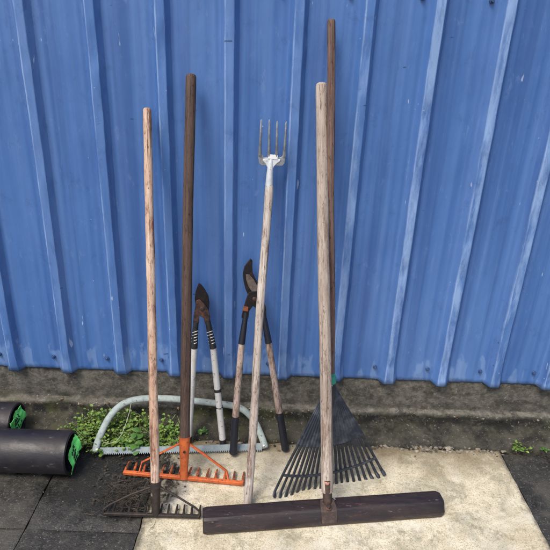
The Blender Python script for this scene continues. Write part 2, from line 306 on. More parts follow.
# ---------------------------------------------------------------- mesh helpers
def frame(d):
    d = d.normalized(); a = Vector((0,0,1)) if abs(d.z) < .9 else Vector((1,0,0))
    x = a.cross(d).normalized(); return x, d.cross(x)
class MB:
    def __init__(s): s.v = []; s.f = []
    def tube(s, pts, rads, n=12, caps=True, flat=1.0, wob=0.0, ref=None):
        base = len(s.v); k = len(pts)
        for i, p in enumerate(pts):
            d = (pts[min(i+1, k-1)] - pts[max(i-1, 0)]).normalized()
            if ref is None: ref = frame(d)[0]
            x = (ref - d*ref.dot(d)).normalized(); ref = x; y = d.cross(x)
            r = rads[i] if isinstance(rads, (list, tuple)) else rads
            for j in range(n):
                a = 2*math.pi*j/n
                rr = r*(1 + wob*N3((math.cos(a)*2, math.sin(a)*2, i*.9+len(pts))))
                s.v.append(p + x*rr*math.cos(a) + y*rr*flat*math.sin(a))
        for i in range(k-1):
            for j in range(n):
                a = base+i*n+j; b = base+i*n+(j+1) % n
                s.f.append((a, b, b+n, a+n))
        if caps:
            s.f.append(tuple(base+j for j in reversed(range(n)))); s.f.append(tuple(base+(k-1)*n+j for j in range(n)))
        return s
    def prism(s, poly, vec):
        b = len(s.v); n = len(poly)
        s.v += list(poly) + [p+vec for p in poly]
        s.f.append(tuple(b+i for i in range(n))); s.f.append(tuple(b+n+i for i in reversed(range(n))))
        for i in range(n):
            j = (i+1) % n; s.f.append((b+i, b+n+i, b+n+j, b+j))
        return s
    def box(s, c, x, y, z):
        q = [c+x*a+y*b-z for a, b in ((-1,-1),(1,-1),(1,1),(-1,1))]
        return s.prism(q, z*2)
    def blob(s, c, r, sc=(1,1,1), seed=0.0, sub=1):
        bm = bmesh.new(); bmesh.ops.create_icosphere(bm, subdivisions=sub, radius=1); b = len(s.v)
        for v in bm.verts:
            q = v.co; k = 1 + .45*N3((q.x+seed, q.y+seed*1.7, q.z-seed))
            s.v.append(c + Vector((q.x*sc[0], q.y*sc[1], q.z*sc[2]))*r*k)
        for f in bm.faces: s.f.append(tuple(b+v.index for v in f.verts))
        bm.free(); return s
    def build(s, name, mat, parent=None, bevel=0, smooth=True, ang=38, mats=None, segs=2):
        off = parent_loc(parent) if parent else Vector()
        me = bpy.data.meshes.new(name); me.from_pydata([tuple(v-off) for v in s.v], [], s.f)
        bm = bmesh.new(); bm.from_mesh(me); bmesh.ops.recalc_face_normals(bm, faces=bm.faces); bm.to_mesh(me); bm.free()
        me.materials.append(mat)
        if smooth:
            me.shade_smooth(); me.set_sharp_from_angle(angle=R(ang))
        o = bpy.data.objects.new(name, me); COL.objects.link(o)
        if parent: o.parent = parent
        if bevel:
            b = o.modifiers.new('bevel', 'BEVEL'); b.width = bevel; b.segments = segs; b.limit_method = 'ANGLE'; b.angle_limit = R(35)
        return o
def parent_loc(p):
    L = Vector()
    while p is not None: L += p.location; p = p.parent
    return L
def thing(name, loc, label, cat, group=None):
    o = bpy.data.objects.new(name, None); COL.objects.link(o); o.location = loc; o.empty_display_size = .1
    o['label'] = label; o['category'] = cat
    if group: o['group'] = group
    return o
def structure(o): o['kind'] = 'structure'; return o
def stuff(o): o['kind'] = 'stuff'; return o
def pole(name, A, B, ra, rb, mat, parent, n=14, wob=.05, seg=26, bend=.003, round_end=True, seed=0.0):
    """a shaft with its own frame: local Z runs along it, so the grain does too"""
    L = (B-A).length; d = (B-A).normalized(); x, y = frame(d)
    mb = MB(); pts, rads = [], []
    for i in range(seg+1):
        t = i/seg
        pts.append(Vector((bend*N3((t*2.5, seed, 1)), bend*N3((t*2.5, seed, 5)), t*L)))
        rads.append((ra+(rb-ra)*t)*(1+wob*.5*N3((t*9, seed, 9))))
    if round_end:
        pts = pts[:-1] + [Vector((pts[-1].x, pts[-1].y, L-ra*.5)), Vector((pts[-1].x, pts[-1].y, L-ra*.15)), pts[-1]]
        rads = rads[:-1] + [rads[-1]*.98, rads[-1]*.86, rads[-1]*.62]
    mb.tube(pts, rads, n, wob=wob)
    me_o = mb.build(name, mat)
    me_o.parent = parent
    m = Matrix((x, y, d)).transposed().to_4x4(); m.translation = A - parent_loc(parent)
    me_o.matrix_local = m
    return me_o
def bolt(name, c, n, r, h, mat, parent, hexa=False):
    n = n.normalized(); mb = MB()
    mb.tube([c, c+n*h*.7, c+n*h], [r, r, r*.7], 6 if hexa else 12)
    return mb.build(name, mat, parent)
def lerp(a, b, t): return a + (b-a)*t

# ================================================================ SETTING
# ground: one sheet to the horizon
mb = MB(); G = 60
mb.v = [Vector((-G,-G,-.02)), Vector((G,-G,-.02)), Vector((G,G,-.02)), Vector((-G,G,-.02))]; mb.f = [(0,1,2,3)]
structure(mb.build('ground', M_['soil'], smooth=False))
def slab(name, x0, x1, y0, y1, top, mat, ragged=(0,0), step=.02, thick=.06, noise_h=.0015, warp=.005):
    nx = max(2, int((x1-x0)/step)); ny = max(2, int((y1-y0)/step)); mb = MB()
    for j in range(ny+1):
        for i in range(nx+1):
            x = x0+(x1-x0)*i/nx; y = y0+(y1-y0)*j/ny
            xx = x + (warp*(N3((y*9, x0, 3))*.6+.5*N3((y*31, x0, 7))) if i in (0, nx) else 0)
            yy = y
            if j == ny and ragged[1]: yy = y + ragged[1]*(N3((x*7, 2, 1)) + .6*N3((x*23, 5, 1)))
            z = top + noise_h*N3((x*6, y*6, top*100))
            if i in (0, nx) or j in (0, ny): z -= .004
            mb.v.append(Vector((xx, yy, z)))
    for j in range(ny):
        for i in range(nx):
            a = j*(nx+1)+i; mb.f.append((a, a+1, a+nx+2, a+nx+1))
    rim = [i for i in range(nx+1)] + [j*(nx+1)+nx for j in range(1, ny+1)] + [ny*(nx+1)+i for i in range(nx-1, -1, -1)] + [j*(nx+1) for j in range(ny-1, 0, -1)]
    b = len(mb.v)
    for k in rim: v = mb.v[k]; mb.v.append(Vector((v.x, v.y, top-thick)))
    n = len(rim)
    for k in range(n): mb.f.append((rim[k], b+k, b+(k+1) % n, rim[(k+1) % n]))
    return structure(mb.build(name, mat))
slab('concrete_slab', -.425, 1.01, -3.4, -.135, 0.0, M_['slab'], (0, .018))
# dark pavers on the left and on the right, laid with narrow joints
for x0, x1, y0, y1, t, mt in ((-1.75,-.8240,-.6110,-.20,-.003,'pave'), (-.8208,-.431,-.6110,-.21,-.006,'pave2'), (-1.75,-.8240,-1.1,-.6144,-.005,'pave2'),
                              (-.8208,-.431,-1.1,-.6144,-.004,'pave'), (1.016,1.9,-.75,-.15,-.006,'pave'), (1.016,1.9,-1.4,-.757,-.004,'pave2'),
                              (-1.75,-.8240,-1.6,-1.107,-.004,'pave'), (-.8208,-.431,-1.6,-1.107,-.005,'pave2')):
    slab('paving', x0, x1, y0, y1, t, M_[mt], (0, .008), .025, .05, .002, .006)

# concrete plinth the sheeting stands on
def plinth():
    prof = [(.22,-.04),(.22,.318),(.012,.318),(.007,.306),(.006,.25),(.004,.2),(.003,.15),(0,.115),(-.004,.104),(-.014,.101),(-.022,.099),(-.027,.0955),
            (-.029,.089),(-.030,.078),(-.034,.06),(-.040,.045),(-.052,.036),(-.078,.029),(-.108,.021),(-.120,.012),(-.126,-.005),(-.130,-.04)]
    P = [prof[0], prof[1]]
    for a, b in zip(prof[1:-1], prof[2:]):
        n = max(1, int(math.hypot(b[0]-a[0], b[1]-a[1])/.012))
        for k in range(1, n+1): P.append((a[0]+(b[0]-a[0])*k/n, a[1]+(b[1]-a[1])*k/n))
    xs = [-2.6 + i*.014 for i in range(int(5.2/.014)+1)]; mb = MB()
    for x in xs:
        for (y, z) in P:
            k = 1 if y < .01 else 0
            dy = k*(.004*N3((x*5, y*8, z*8)) + (.0055 if z < .085 else .0022)*N3((x*28, y*28, z*28)) + (.010 if z < .1 else .002)*N3((x*4, 3, z*4)) + (.010 if z < .105 else 0)*N3((x*11, 6, z*6)))
            dz = k*(.004*N3((x*6+9, y*6, z*6)) + .0015*N3((x*35, y*35, 4))) if z < .12 else 0
            mb.v.append(Vector((x, y+dy, z+dz)))
    n = len(P)
    for i in range(len(xs)-1):
        for j in range(n-1):
            a = i*n+j; mb.f.append((a, a+1, a+n+1, a+n))
    mb.f.append(tuple(range(n))); b = (len(xs)-1)*n; mb.f.append(tuple(b+j for j in reversed(range(n))))
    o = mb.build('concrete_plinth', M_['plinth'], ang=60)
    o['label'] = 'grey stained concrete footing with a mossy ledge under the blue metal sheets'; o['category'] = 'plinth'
plinth()

# blue ribbed steel sheeting
wall = thing('metal_wall', (0, 0, .25), 'blue ribbed sheet metal wall behind all the tools, with chalky rib crowns', 'wall')
def rib_y(u):
    a = abs(u)
    for (d0, y0), (d1, y1) in zip(PR[:-1], PR[1:]):
        if a <= d1: return y0 + (y1-y0)*(a-d0)/(d1-d0)
    return 0
PR = [(0,-.0300),(.0135,-.0298),(.0158,-.0287),(.0298,-.0022),(.0318,-.0006),(.0350,0),(.040,0),(.0455,-.0009),(.051,-.0016),(.0565,-.0009),(.062,0),(.074,0),(.080,-.0009),(.0855,-.0016),(.091,-.0009),(.0965,0),(.1143,0)]
def sheet():
    us = sorted(set([0] + [s*d for d, _ in PR[1:] for s in (-1, 1)]))
    us = us[:-1]
    xs = []
    for i in range(-8, 16):
        for u in us: xs.append((RX0 + i*RIB + u, u, i))
    zs = [.25, .254, .26] + [.27 + .02*k for k in range(78)] + [1.85+.06*k for k in range(15)]
    mb = MB()
    for z in zs:
        for x, u, i in xs:
            y = rib_y(u)
            ph = i*3.7
            low = max(0, 1-(z-.25)/.22)
            y += .0040*N3((x*2.2, 1, z*1.3)) + .0010*N3((x*9, 4, z*5))
            dx = .0016*N3((i*1.7, 2, z*1.6)) + .0015*low*N3((ph, z*12, 1))
            if abs(u) < .035: dx += u*(.35*max(0, 1-(z-.25)/.10)**1.5 + .07*N3((ph, z*14, 3)))
            if abs(u) < .03:
                y += (1-abs(u)/.03)*(.008*low*N3((ph, z*22, 7)) + .005*N3((ph, z*9, 3)) + .008*max(0, N3((ph, z*7, 13))-.22)*2)
            dz = 0
            if z < .26: dz = .003*N3((x*7, 5, 5)) - (.004 if abs(u) < .028 else 0)
            mb.v.append(Vector((x+dx, y, z+dz)))
    n = len(xs)
    for j in range(len(zs)-1):
        for i in range(n-1):
            a = j*n+i; mb.f.append((a, a+1, a+n+1, a+n))
    o = mb.build('cladding', M_['blue'], wall, ang=24)
    s = o.modifiers.new('thickness', 'SOLIDIFY'); s.thickness = .0012; s.offset = 1
sheet()
def screw(x, z):
    mb = MB(); c = Vector((x, .0040*N3((x*2.2, 1, z*1.3)) + .0010*N3((x*9, 4, z*5)) - .0045, z)); n = Vector((0,-1,0))
    mb.tube([c-n*.001, c+n*.002, c+n*.0035], [.0088,.0088,.0078], 16)
    s = mb.build('screw', M_['screw'], wall)
    h = MB().tube([c+n*.003, c+n*.0085, c+n*.0105], [.0056,.0056,.0044], 6); h.build('screw_head', M_['screw'], s)
for i in range(-3, 11):
    screw(RX0 + (i+.73)*RIB + .006*N3((i*3.3, 0, 0)), .312 + .006*N3((i*5.1, 2, 0)))
for i in range(-3, 11):
    screw(RX0 + (i+.73)*RIB + .012*N3((i*2.3, 4, 0)), 1.730 + .008*N3((i*4.1, 2, 4)))

# ================================================================ TOOLS
# --- iron rake, pale worn handle
A = at_z(156, 515, .014); T = at_y(147, 108, -.046)
rk = thing('garden_rake', (A.x, A.y, 0), 'dark iron bow rake on a pale worn wooden handle, leftmost of the tall tools', 'rake')
H0 = A + (T-A)*.052
pole('handle', H0, T, .0165, .0145, M_['pale_wood'], rk, wob=.12, seed=1)
mb = MB().tube([A, A+(T-A)*.03, A+(T-A)*.085], [.0125,.016,.0185], 14); so = mb.build('socket', M_['iron'], rk)
mb = MB().tube([A+(T-A)*.070, A+(T-A)*.078], .0195, 14); mb.build('ferrule', M_['iron'], so)
def rake_head(L, Rr, n, root, mat, tmat, tl, r, broot, bpts, dirv=None, up=.0, curve=.0, names=('head_bar','tooth')):
    d = (Rr-L).normalized(); z = Vector((0,0,1)); y = z.cross(d)
    if y.y < 0: y = -y
    b = MB().box((L+Rr)/2, d*((Rr-L).length/2), y*r, z*r*1.1).build(names[0], mat, root, bevel=r*.4)
    for k in range(n):
        c = lerp(L, Rr, (k+.12)/(n-.76)); j = random.uniform(-.06, .06)
        t = (y + d*j).normalized()
        p = [c + t*r*.6, c + t*(tl*.4) + z*up*.6, c + t*(tl*.75) + z*(up-.0), c + t*tl + z*(up-curve)]
        MB().tube(p, [r*.85, r*.75, r*.55, r*.18], 8, flat=1.15).build(names[1], tmat, root)
Lb, Rb = at_z(104, 513.5, .014), at_z(200, 516.5, .014)
rake_head(Lb, Rb, 13, rk, M_['iron'], M_['iron'], .060, .0058, None, None, up=.004, curve=.012)
P = Plane(at_z(104, 513.5, .02), at_z(200, 516.5, .02), at_y(151, 300, -.3))
q = A+(T-A)*.075
hz = Vector((0,0,1))
def brace(pts, r, mat, root, flat=1.0): return MB().tube(pts, r, 10, flat=flat).build('brace', mat, root)
brace([q, lerp(q, Lb+hz*.03, .45)+hz*.006, lerp(q, Lb+hz*.03, .86), Lb+hz*.020, Lb+hz*.002], .0038, M_['iron'], rk)
brace([q, lerp(q, Rb+hz*.03, .45)+hz*.006, lerp(q, Rb+hz*.03, .90), Rb+hz*.022, Rb+hz*.002], .0038, M_['iron'], rk)

# --- orange rake, dark brown handle
A = at_z(184, 478, .016); T = at_y(190.5, 74, -.05)
ok_ = thing('garden_rake', (A.x, A.y, 0), 'orange painted steel rake on a dark brown weathered handle', 'rake')
L_ = (T-A)
f = lambda t: A + L_*t
pole('handle', f(.088), T, .0195, .0180, M_['brown_wood'], ok_, wob=.05, seed=2)
d_, xx, yy = L_.normalized(), *frame(L_)
mb = MB().tube([f(.0), f(.03), f(.055), f(.085), f(.118)], [.016,.0150,.017,.0198,.0212], 16); so = mb.build('socket', M_['orange'], ok_)
bolt('rivet', at_y(184.3, 452, f(.075).y-.021), Vector((0,-1,.4)), .005, .004, M_['rusty'], so)
Lb, Rb = at_z(123.4, 472.3, .014), at_z(243.6, 483.4, .014)
b0 = [m for m in ()]
rake_head(Lb, Rb, 14, ok_, M_['orange'], M_['orange_worn'], .066, .0070, None, None, up=.006, curve=.010)
q = f(.105)
def P2(px, py, z): return at_z(px, py, z)
brace([q, lerp(q, P2(145,463,.035), .5)+hz*.004, P2(142,462,.032), P2(139,473,.018)], .0062, M_['orange'], ok_, .6)
brace([q, lerp(q, P2(227,472,.035), .5)+hz*.004, P2(226.5,471,.034), P2(229,482,.018)], .0062, M_['orange'], ok_, .6)

# --- digging fork standing on its butt, head up
A = at_z(247.3, 508, .004); T = at_y(269, 186, -.066)
fk = thing('garden_fork', (A.x, A.y, 0), 'four tined garden fork stood head up on a long whitish handle', 'garden fork')
pole('handle', A, A+(T-A)*1.004, .0150, .0150, M_['white_wood'], fk, wob=.10, seed=3, bend=.004)
FP = Plane(T, T+Vector((1,0,0)), T+Vector((0,.030,.40)))
n = FP.n
mb = MB(); pts = [FP(269.0,191), FP(269.2,184), FP(269.8,174), FP(270.6,164), FP(271.5,157)]
mb.tube(pts, [.0165,.0172,.0150,.0125,.008], 14, flat=.8); so = mb.build('socket', M_['white_socket'], fk)
bolt('rivet', FP(269.6,181,.012), n, .003, .003, M_['iron'], so)
fl = [(268.4,170),(272.6,170),(274.4,166.5),(277.2,163.6),(280.5,161.3),(281,159.2),(276,158.6),(271,158.4),(266.5,158.6),(262.8,159),(263.4,161.2),(265.8,163.8),(267.4,167)]
MB().prism([FP(x-.3, y, .0068) for x, y in fl], -n*.004).build('flare', M_['white_socket'], so, bevel=.0018)
sh = [(257.8,154),(259,163.5),(261.5,165.4),(266.5,165.4),(268,167),(274,167),(275.5,165.6),(282,166),(284.6,163.5),(286,154),(284,152.3),(281.5,157),(277.5,157.5),(275.8,153),(272,157),(270.2,153),(268,157.2),(263.5,157.2),(261.2,152.5)]
MB().prism([FP(x, y, .003) for x, y in sh], -n*.005).build('shoulder', M_['fork_steel'], fk, bevel=.0012)
for (xb, yb, xt, yt) in ((259.8,155,261.3,119.5),(269,156,269.4,119.5),(276.6,156,277.2,121),(284.2,156,286.3,121.5)):
    p = [FP(xb+(xt-xb)*t, yb+(yt-yb)*t, .001+.012*math.sin(t*2.6)) for t in (0,.2,.4,.6,.8,.94,1)]
    MB().tube(p, [.0088,.0066,.0056,.0052,.0047,.004,.0014], 8, flat=.8).build('tine', M_['fork_steel'], fk)
    MB().tube([lerp(p[-2], p[-1], -.15), p[-1]+(p[-1]-p[-2])*.03], [.0036,.0012], 8).build('tine_tip', M_['zinc'], fk)
st = [(268.2,154.2),(277.8,155.2),(277.4,159.4),(268,158.6)]
MB().prism([FP(x, y, .009) for x, y in st], -n*.0025).build('sticker', M_['sticker'], fk)

# --- leaf rake (plastic fan) on the long thin pole
T = at_y(331.3, 19, -.044); Gm = at_z(331, 486, .012)
GL, GR = at_z(270, 494, .012), at_z(386, 471, .012)
u_ = (T-Gm)
lr = thing('leaf_rake', (Gm.x, Gm.y, 0), 'black plastic fan leaf rake on the longest, reddish brown thin pole', 'leaf rake')
tt = .25
# apex where the pole's line crosses photo row 385
best = min((i/2000 for i in range(2001)), key=lambda t: abs(((Gm+u_*t-CAM).dot(UP))/((Gm+u_*t-CAM).dot(_f))*F + (385-275)))
AP = Gm + u_*best
FN = Plane(AP, GL, GR)
pole('handle', AP-u_*.0-Vector((0,0,.02)), T, .0138, .0135, M_['red_wood'], lr, wob=.06, n=8, seed=4, bend=.005)
MB().tube([FN(331.2,381,.012)-u_*.004, FN(331.2,377,.012)+u_*.004], [.0185,.0175], 16).build('collar', M_['ring'], lr)
cA, cL, cR = FN(331,384), FN(298,443.5), FN(367,439)
def fan(px0, t, off=0):  # t=0 at the apex, 1 at the tip line; px0 in 0..1 across
    a = FN(331+ (px0-.5)*5, 383)
    # tip line bows downwards
    tx = 270 + (386-270)*px0; ty = 494 + (471-494)*px0 + 9.0*math.sin(math.pi*px0)**.8
    b = FN(tx, ty)
    return a + (b-a)*t + FN.n*off
NT = 20
mb = MB(); nu, nv = 26, 121
for i in range(nu+1):
    for j in range(nv+1):
        t = .0 + .555*i/nu; s = j/nv
        off = .004 + .0009*math.sin(s*2*math.pi*NT)*min(1, i/nu*1.4) + .012*math.sin(math.pi*s)*(1-i/nu*.4)
        mb.v.append(fan(s, t, off))
base = len(mb.v)
for i in range(nu+1):
    for j in range(nv+1):
        mb.v.append(mb.v[i*(nv+1)+j] - FN.n*.0035)
for i in range(nu):
    for j in range(nv):
        a = i*(nv+1)+j; mb.f.append((a, a+1, a+nv+2, a+nv+1)); mb.f.append((base+a, base+a+nv+1, base+a+nv+2, base+a+1))
rim = [j for j in range(nv+1)] + [i*(nv+1)+nv for i in range(1, nu+1)] + [nu*(nv+1)+j for j in range(nv-1, -1, -1)] + [i*(nv+1) for i in range(nu-1, 0, -1)]
for k in range(len(rim)): a, b = rim[k], rim[(k+1) % len(rim)]; mb.f.append((a, base+a, base+b, b))
pl = mb.build('fan_plate', M_['plate'], lr, ang=60)
MB().tube([FN(331,377,.012), FN(331,392,.014), FN(331,408,.010)], [.016,.018,.006], 14).build('socket', M_['plastic'], pl)
bolt('rivet', FN(331.4,385.5,.030), FN.n, .0035, .003, M_['sticker'], pl)
for k in range(NT):
    s = (k+.5)/NT
    pts = [fan(s, .54, .004)] + [fan(s, t, .004+.004*math.sin(t*6+k)) for t in (.65,.78,.9,.965)]
    tip = fan(s, 1.0, .012); pts += [lerp(pts[-1], tip, .6) + FN.n*.002, tip + FN.n*.004 + hz*-.002]
    MB().tube(pts, [.0066,.0060,.0058,.0058,.0062,.0078,.0064], 8, flat=.45, ref=(GR-GL).normalized()).build('tine', M_['plastic'], lr)
mb = MB().tube([fan(s/40, .815 - .0*s, .006) for s in range(1, 40)], .0062, 8, flat=.7); mb.build('crossbar', M_['plastic'], lr)

# --- heavy timber levelling bar on a thick grey-tan handle
FL, FR = at_z(203, 536.0, .0), at_z(445, 517.5, .0)
dB = (FR-FL).normalized(); nB = Vector((-dB.y, dB.x, 0))       # nB points towards the wall
root = thing('levelling_bar', ((FL+FR)/2), 'long dark brown timber levelling bar with thick tan handle, lying on cream slab', 'levelling tool')
Wd, Hh = .082, .058
prof = [(0,.002),(0,.016),(.006,.026),(.016,.050),(.024,.0565),(.034,Hh),(Wd-.010,Hh),(Wd-.002,.052),(Wd,.044),(Wd,.002)]
mb = MB(); nseg = 60; LB = (FR-FL).length
for i in range(nseg+1):
    x = LB*i/nseg; e = min(x, LB-x); inset = (.010 if x > LB/2 else .004)*max(0, 1-e/.012)**2
    cz = sum(p[1] for p in prof)/len(prof); cy = Wd/2
    for (y, z) in prof:
        k = 1 - inset/.05
        yy = cy+(y-cy)*k + .0010*N3((x*7, y*40, z*40)); zz = cz+(z-cz)*k + .0010*N3((x*7+5, y*40, z*30))
        mb.v.append(FL + dB*x + nB*yy + hz*max(zz, .001))
n = len(prof)
for i in range(nseg):
    for j in range(n):
        a = i*n+j; b = i*n+(j+1) % n; mb.f.append((a, b, b+n, a+n))
mb.f.append(tuple(range(n))); mb.f.append(tuple(nseg*n+j for j in range(n)))
# own frame so the grain runs along the bar
bar = mb.build('bar', M_['beam'], root, bevel=.003, ang=30)
cS = FL + dB*((at_z(326.5,500,.06)-FL).dot(dB)) ; cS.z = 0
yb = .070
HB = cS + nB*.058 + hz*.085; T = at_y(321.2, 83, -.045)
def side(c, hw): return (c - dB*hw, c + dB*hw)
# bracket: strap over the top of the bar, rising to the handle
pf = [(-.004,.018,.026),(.003,.027,.028),(.013,.053,.029),(.030,.0605,.029),(.052,.0615,.026),(.060,.066,.024)]
mb = MB()
for (y, z, hw) in pf:
    for s in (-1, 1): mb.v.append(cS + dB*s*hw + nB*y + hz*(z+.003))
k = len(mb.v)
for (y, z, hw) in pf:
    for s in (-1, 1): mb.v.append(cS + dB*s*hw + nB*y + hz*(z-.004))
for i in range(len(pf)-1):
    a = 2*i; mb.f += [(a, a+1, a+3, a+2), (k+a, k+a+2, k+a+3, k+a+1), (a, a+2, k+a+2, k+a), (a+1, k+a+1, k+a+3, a+3)]
e = 2*(len(pf)-1); mb.f += [(0, k, k+1, 1), (e, e+1, k+e+1, k+e)]
br = mb.build('bracket', M_['brace'], root, bevel=.001)
bolt('bolt', cS + nB*.026 + hz*.062, hz - nB*.25, .0125, .004, M_['rusty'], br); bolt('bolt', cS + nB*.026 + hz*.066, hz - nB*.25, .0078, .006, M_['iron'], br, True)
D_ = (T-HB)
mb = MB().tube([cS + nB*.052 + hz*.060, HB - D_*.004, HB + D_*.02, HB+D_*.045], [.020,.021,.0222,.0225], 14, flat=.8); so = mb.build('socket', M_['brace'], root)
hd = pole('handle', HB + D_*.012, T, .0212, .0205, M_['tan_wood'], root, wob=.05, seed=6, bend=.003)
vn = (CAM-HB).normalized()
bolt('bolt', HB + D_*.034 + vn*.019, vn, .009, .006, flat('copper_bolt', (.42,.21,.15), (.3,.14,.1), .5, .3), so)
MB().tube([cS+nB*.055+dB*.024+hz*.075, cS+nB*.057+dB*.030+hz*.068, cS+nB*.06+dB*.028+hz*.060], .002, 6).build('split_pin', M_['zinc'], so)

# --- bow saw leaning on the plinth
SP = Plane(at_z(94, 457, .0), at_z(267, 452, .0), at_y(180, 400, -.036))
sw = thing('bow_saw', (SP(180,453).x, SP(180,453).y, 0), 'large pale grey bow saw with tubular frame, leaning on the plinth among weeds', 'bow saw')
c = [(95,452),(98.5,440),(104,427),(110,416.5),(117.5,408),(127,402),(140,399),(155,398.2),(175,399),(195,401),(215,403.2),(232,405.6),(242,409),(250,415.5),(256,424),(260.5,434),(263.5,442),(265.3,448)]
pts = [SP(x, y, .014) for x, y in c]
fine = []
for i in range(len(pts)-1):
    p0, p1, p2, p3 = pts[max(i-1,0)], pts[i], pts[i+1], pts[min(i+2,len(pts)-1)]
    for k in range(4):
        t = k/4; fine.append(.5*((2*p1)+(p2-p0)*t+(2*p0-5*p1+4*p2-p3)*t*t+(3*p1-p0-3*p2+p3)*t**3))
fine.append(pts[-1])
rr = [.0146]*len(fine); rr[0] = .012; rr[1] = .014; rr[-1] = .012
MB().tube(fine, rr, 16, flat=.85).build('frame', M_['saw'], sw)
n = SP.n; poly = [(100,447.5),(180,446),(262,443.2)]
low = []
K = 84
for i in range(K):
    t0 = i/K; x = 262 - 162*t0; yb_ = 449.6 + (453.4-449.6)*t0
    low += [(x, yb_), (x-.35*162/K, yb_+1.5+(i*7%5)*.08), (x-.5*162/K, yb_+1.5), (x-.85*162/K, yb_)]
MB().prism([SP(x, y, .015) for x, y in poly+low], -n*.0016).build('blade', M_['saw_blade'], sw, smooth=False)
bolt('pin', SP(97.5,450.5,.016), n, .006, .016, M_['zinc'], sw); bolt('pin', SP(263.5,446.5,.016), n, .006, .016, M_['zinc'], sw)
cp = [(131,403.5),(129.5,412),(126.5,422),(122,434),(116,441.5),(109,443.5),(103,442)]
MB().tube([SP(x, y, .03) for x, y in cp], .0013, 6).build('cord', M_['cord'], sw)

# --- loppers
def tube2(PL, a, b, ra, rb, off=.012, n=14, seg=8, flat=.85, round_=False):
    p = [PL(a[0]+(b[0]-a[0])*i/seg, a[1]+(b[1]-a[1])*i/seg, off) for i in range(seg+1)]
    r = [ra+(rb-ra)*i/seg for i in range(seg+1)]
    if round_: p.append(p[-1]+(p[-1]-p[-2]).normalized()*.004); r.append(rb*.7)
    return MB().tube(p, r, n, flat=flat)
LP = Plane(at_z(188, 441, 0), at_z(223.5, 444, 0), at_y(200, 284, -.022))
n = LP.n
lo = thing('loppers', (LP(206,442).x, LP(206,442).y, 0), 'smaller loppers with chipped white handles and striped black sleeves', 'loppers')
bl = [(198.6,283),(201,284.5),(204.5,289),(208.2,296),(209.3,303),(208.6,311),(204,314.5),(199,312),(195.6,306),(194.6,299),(195.6,291.5),(197,287)]
MB().prism([LP(x, y, .020) for x, y in bl], -n*.006).build('blade', M_['blade'], lo, bevel=.0015)
hk = [(196,300.5),(199.5,299.5),(203.5,303),(208,309),(210,317),(209,324),(205,324),(203.5,318),(199,316),(199,323),(193.3,324),(193.5,315),(195,308)]
MB().prism([LP(x, y, .027) for x, y in hk], -n*.006).build('hook_jaw', M_['rusty'], lo, bevel=.0015)
bolt('pivot_bolt', LP(202,308.5,.027), n, .009, .006, M_['brace'], lo, True)
for (a, b, c_) in (((196,320),(194.2,348),(188.5,440)), ((207.6,320),(213.2,348),(223,443))):
    h = tube2(LP, b, c_, .0150, .0165, .016, round_=True).build('handle', M_['lop_white'], lo)
    s = tube2(LP, a, b, .0125, .0162, .016).build('sleeve', M_['rubber'], h)
    for k in range(5):
        t = .42 + k*.105; cx, cy = a[0]+(b[0]-a[0])*t, a[1]+(b[1]-a[1])*t
        p = [LP(cx+dx*3.6, cy-dx*1.2, .016+.0142*math.cos(dx*1.35)+.0006) for dx in (-.85,-.5,-.1,.3,.65)]
        MB().tube(p, .0013, 6).build('stripe', M_['sticker'], s)
    e = tube2(LP, (b[0]+(c_[0]-b[0])*.955, b[1]+(c_[1]-b[1])*.955), (c_[0], c_[1]+.4), .0168, .0168, .016, round_=True).build('end_cap', M_['rubber'], h)
for t, w_ in ((.44,1.0),(.62,.5)):
    x, y = 213.2+9.8*t, 348+95*t
    dx_, dy_ = 9.8/95.5, 1.0
    MB().tube([LP(x-dx_*1.4*w_, y-1.4*w_, .016), LP(x, y, .0155), LP(x+dx_*2.0*w_, y+2.0*w_, .0165)], [.0172,.0180,.0170], 14, flat=.87, wob=.12).build('tape_band', M_['rubber'], lo)

LP2 = Plane(at_z(234, 454, 0), at_z(285.5, 449, 0), at_y(250, 260, -.024))
n = LP2.n
lb = thing('loppers', (LP2(259,450).x, LP2(259,450).y, 0), 'larger loppers with dirty bare wood handles, dark grips and a hooked blade', 'loppers')
up = [(250.6,258.6),(252.6,260.5),(252.4,266),(252.6,272),(255,278),(258.6,283.5),(260,291),(258,298),(252.5,301),(248.5,296),(245.5,289),(243.6,281),(243,273),(244.6,266.5),(247.6,262)]
MB().prism([LP2(x, y, .018) for x, y in up], -n*.006).build('hook_blade', M_['blade'], lb, bevel=.0015)
cu = [(246,274.5),(249.5,274.5),(254,280),(258,287),(259.5,293),(257,296),(252.5,292.5),(248.5,286.5),(246.2,280)]
MB().prism([LP2(x, y, .0215) for x, y in cu], -n*.003).build('cutting_blade', M_['blade_pale'], lb, bevel=.0008)
lj = [(249,292),(259.5,291),(262.5,299),(266,307),(266.5,316),(261,316),(257,309),(253,306),(249.5,311),(248.3,319),(241.5,318),(243.5,308),(246,300)]
MB().prism([LP2(x, y, .026) for x, y in lj], -n*.007).build('jaw_arm', M_['blade'], lb, bevel=.0015)
bolt('pivot_bolt', LP2(254.5,299,.027), n, .010, .006, M_['rusty'], lb, True)
MB().prism([LP2(x, y, .0285) for x, y in ((243.6,306),(248.4,307),(247.6,311.5),(242.8,310.6))], -n*.004).build('rust_patch', M_['rust'], lb)
for (a, b, c_, e) in (((246,312),(241.6,343.5),(235.6,416),(233.2,453)), ((263,312),(268.6,342.5),(279.4,412),(285.4,449))):
    h = tube2(LP2, b, c_, .0150, .0172, .017).build('handle', M_['lop_wood'], lb)
    tube2(LP2, a, b, .0115, .0165, .017).build('sleeve', M_['grip_navy'], h)
    tube2(LP2, c_, e, .0172, .0188, .017, round_=True).build('grip', M_['grip_navy'], h)

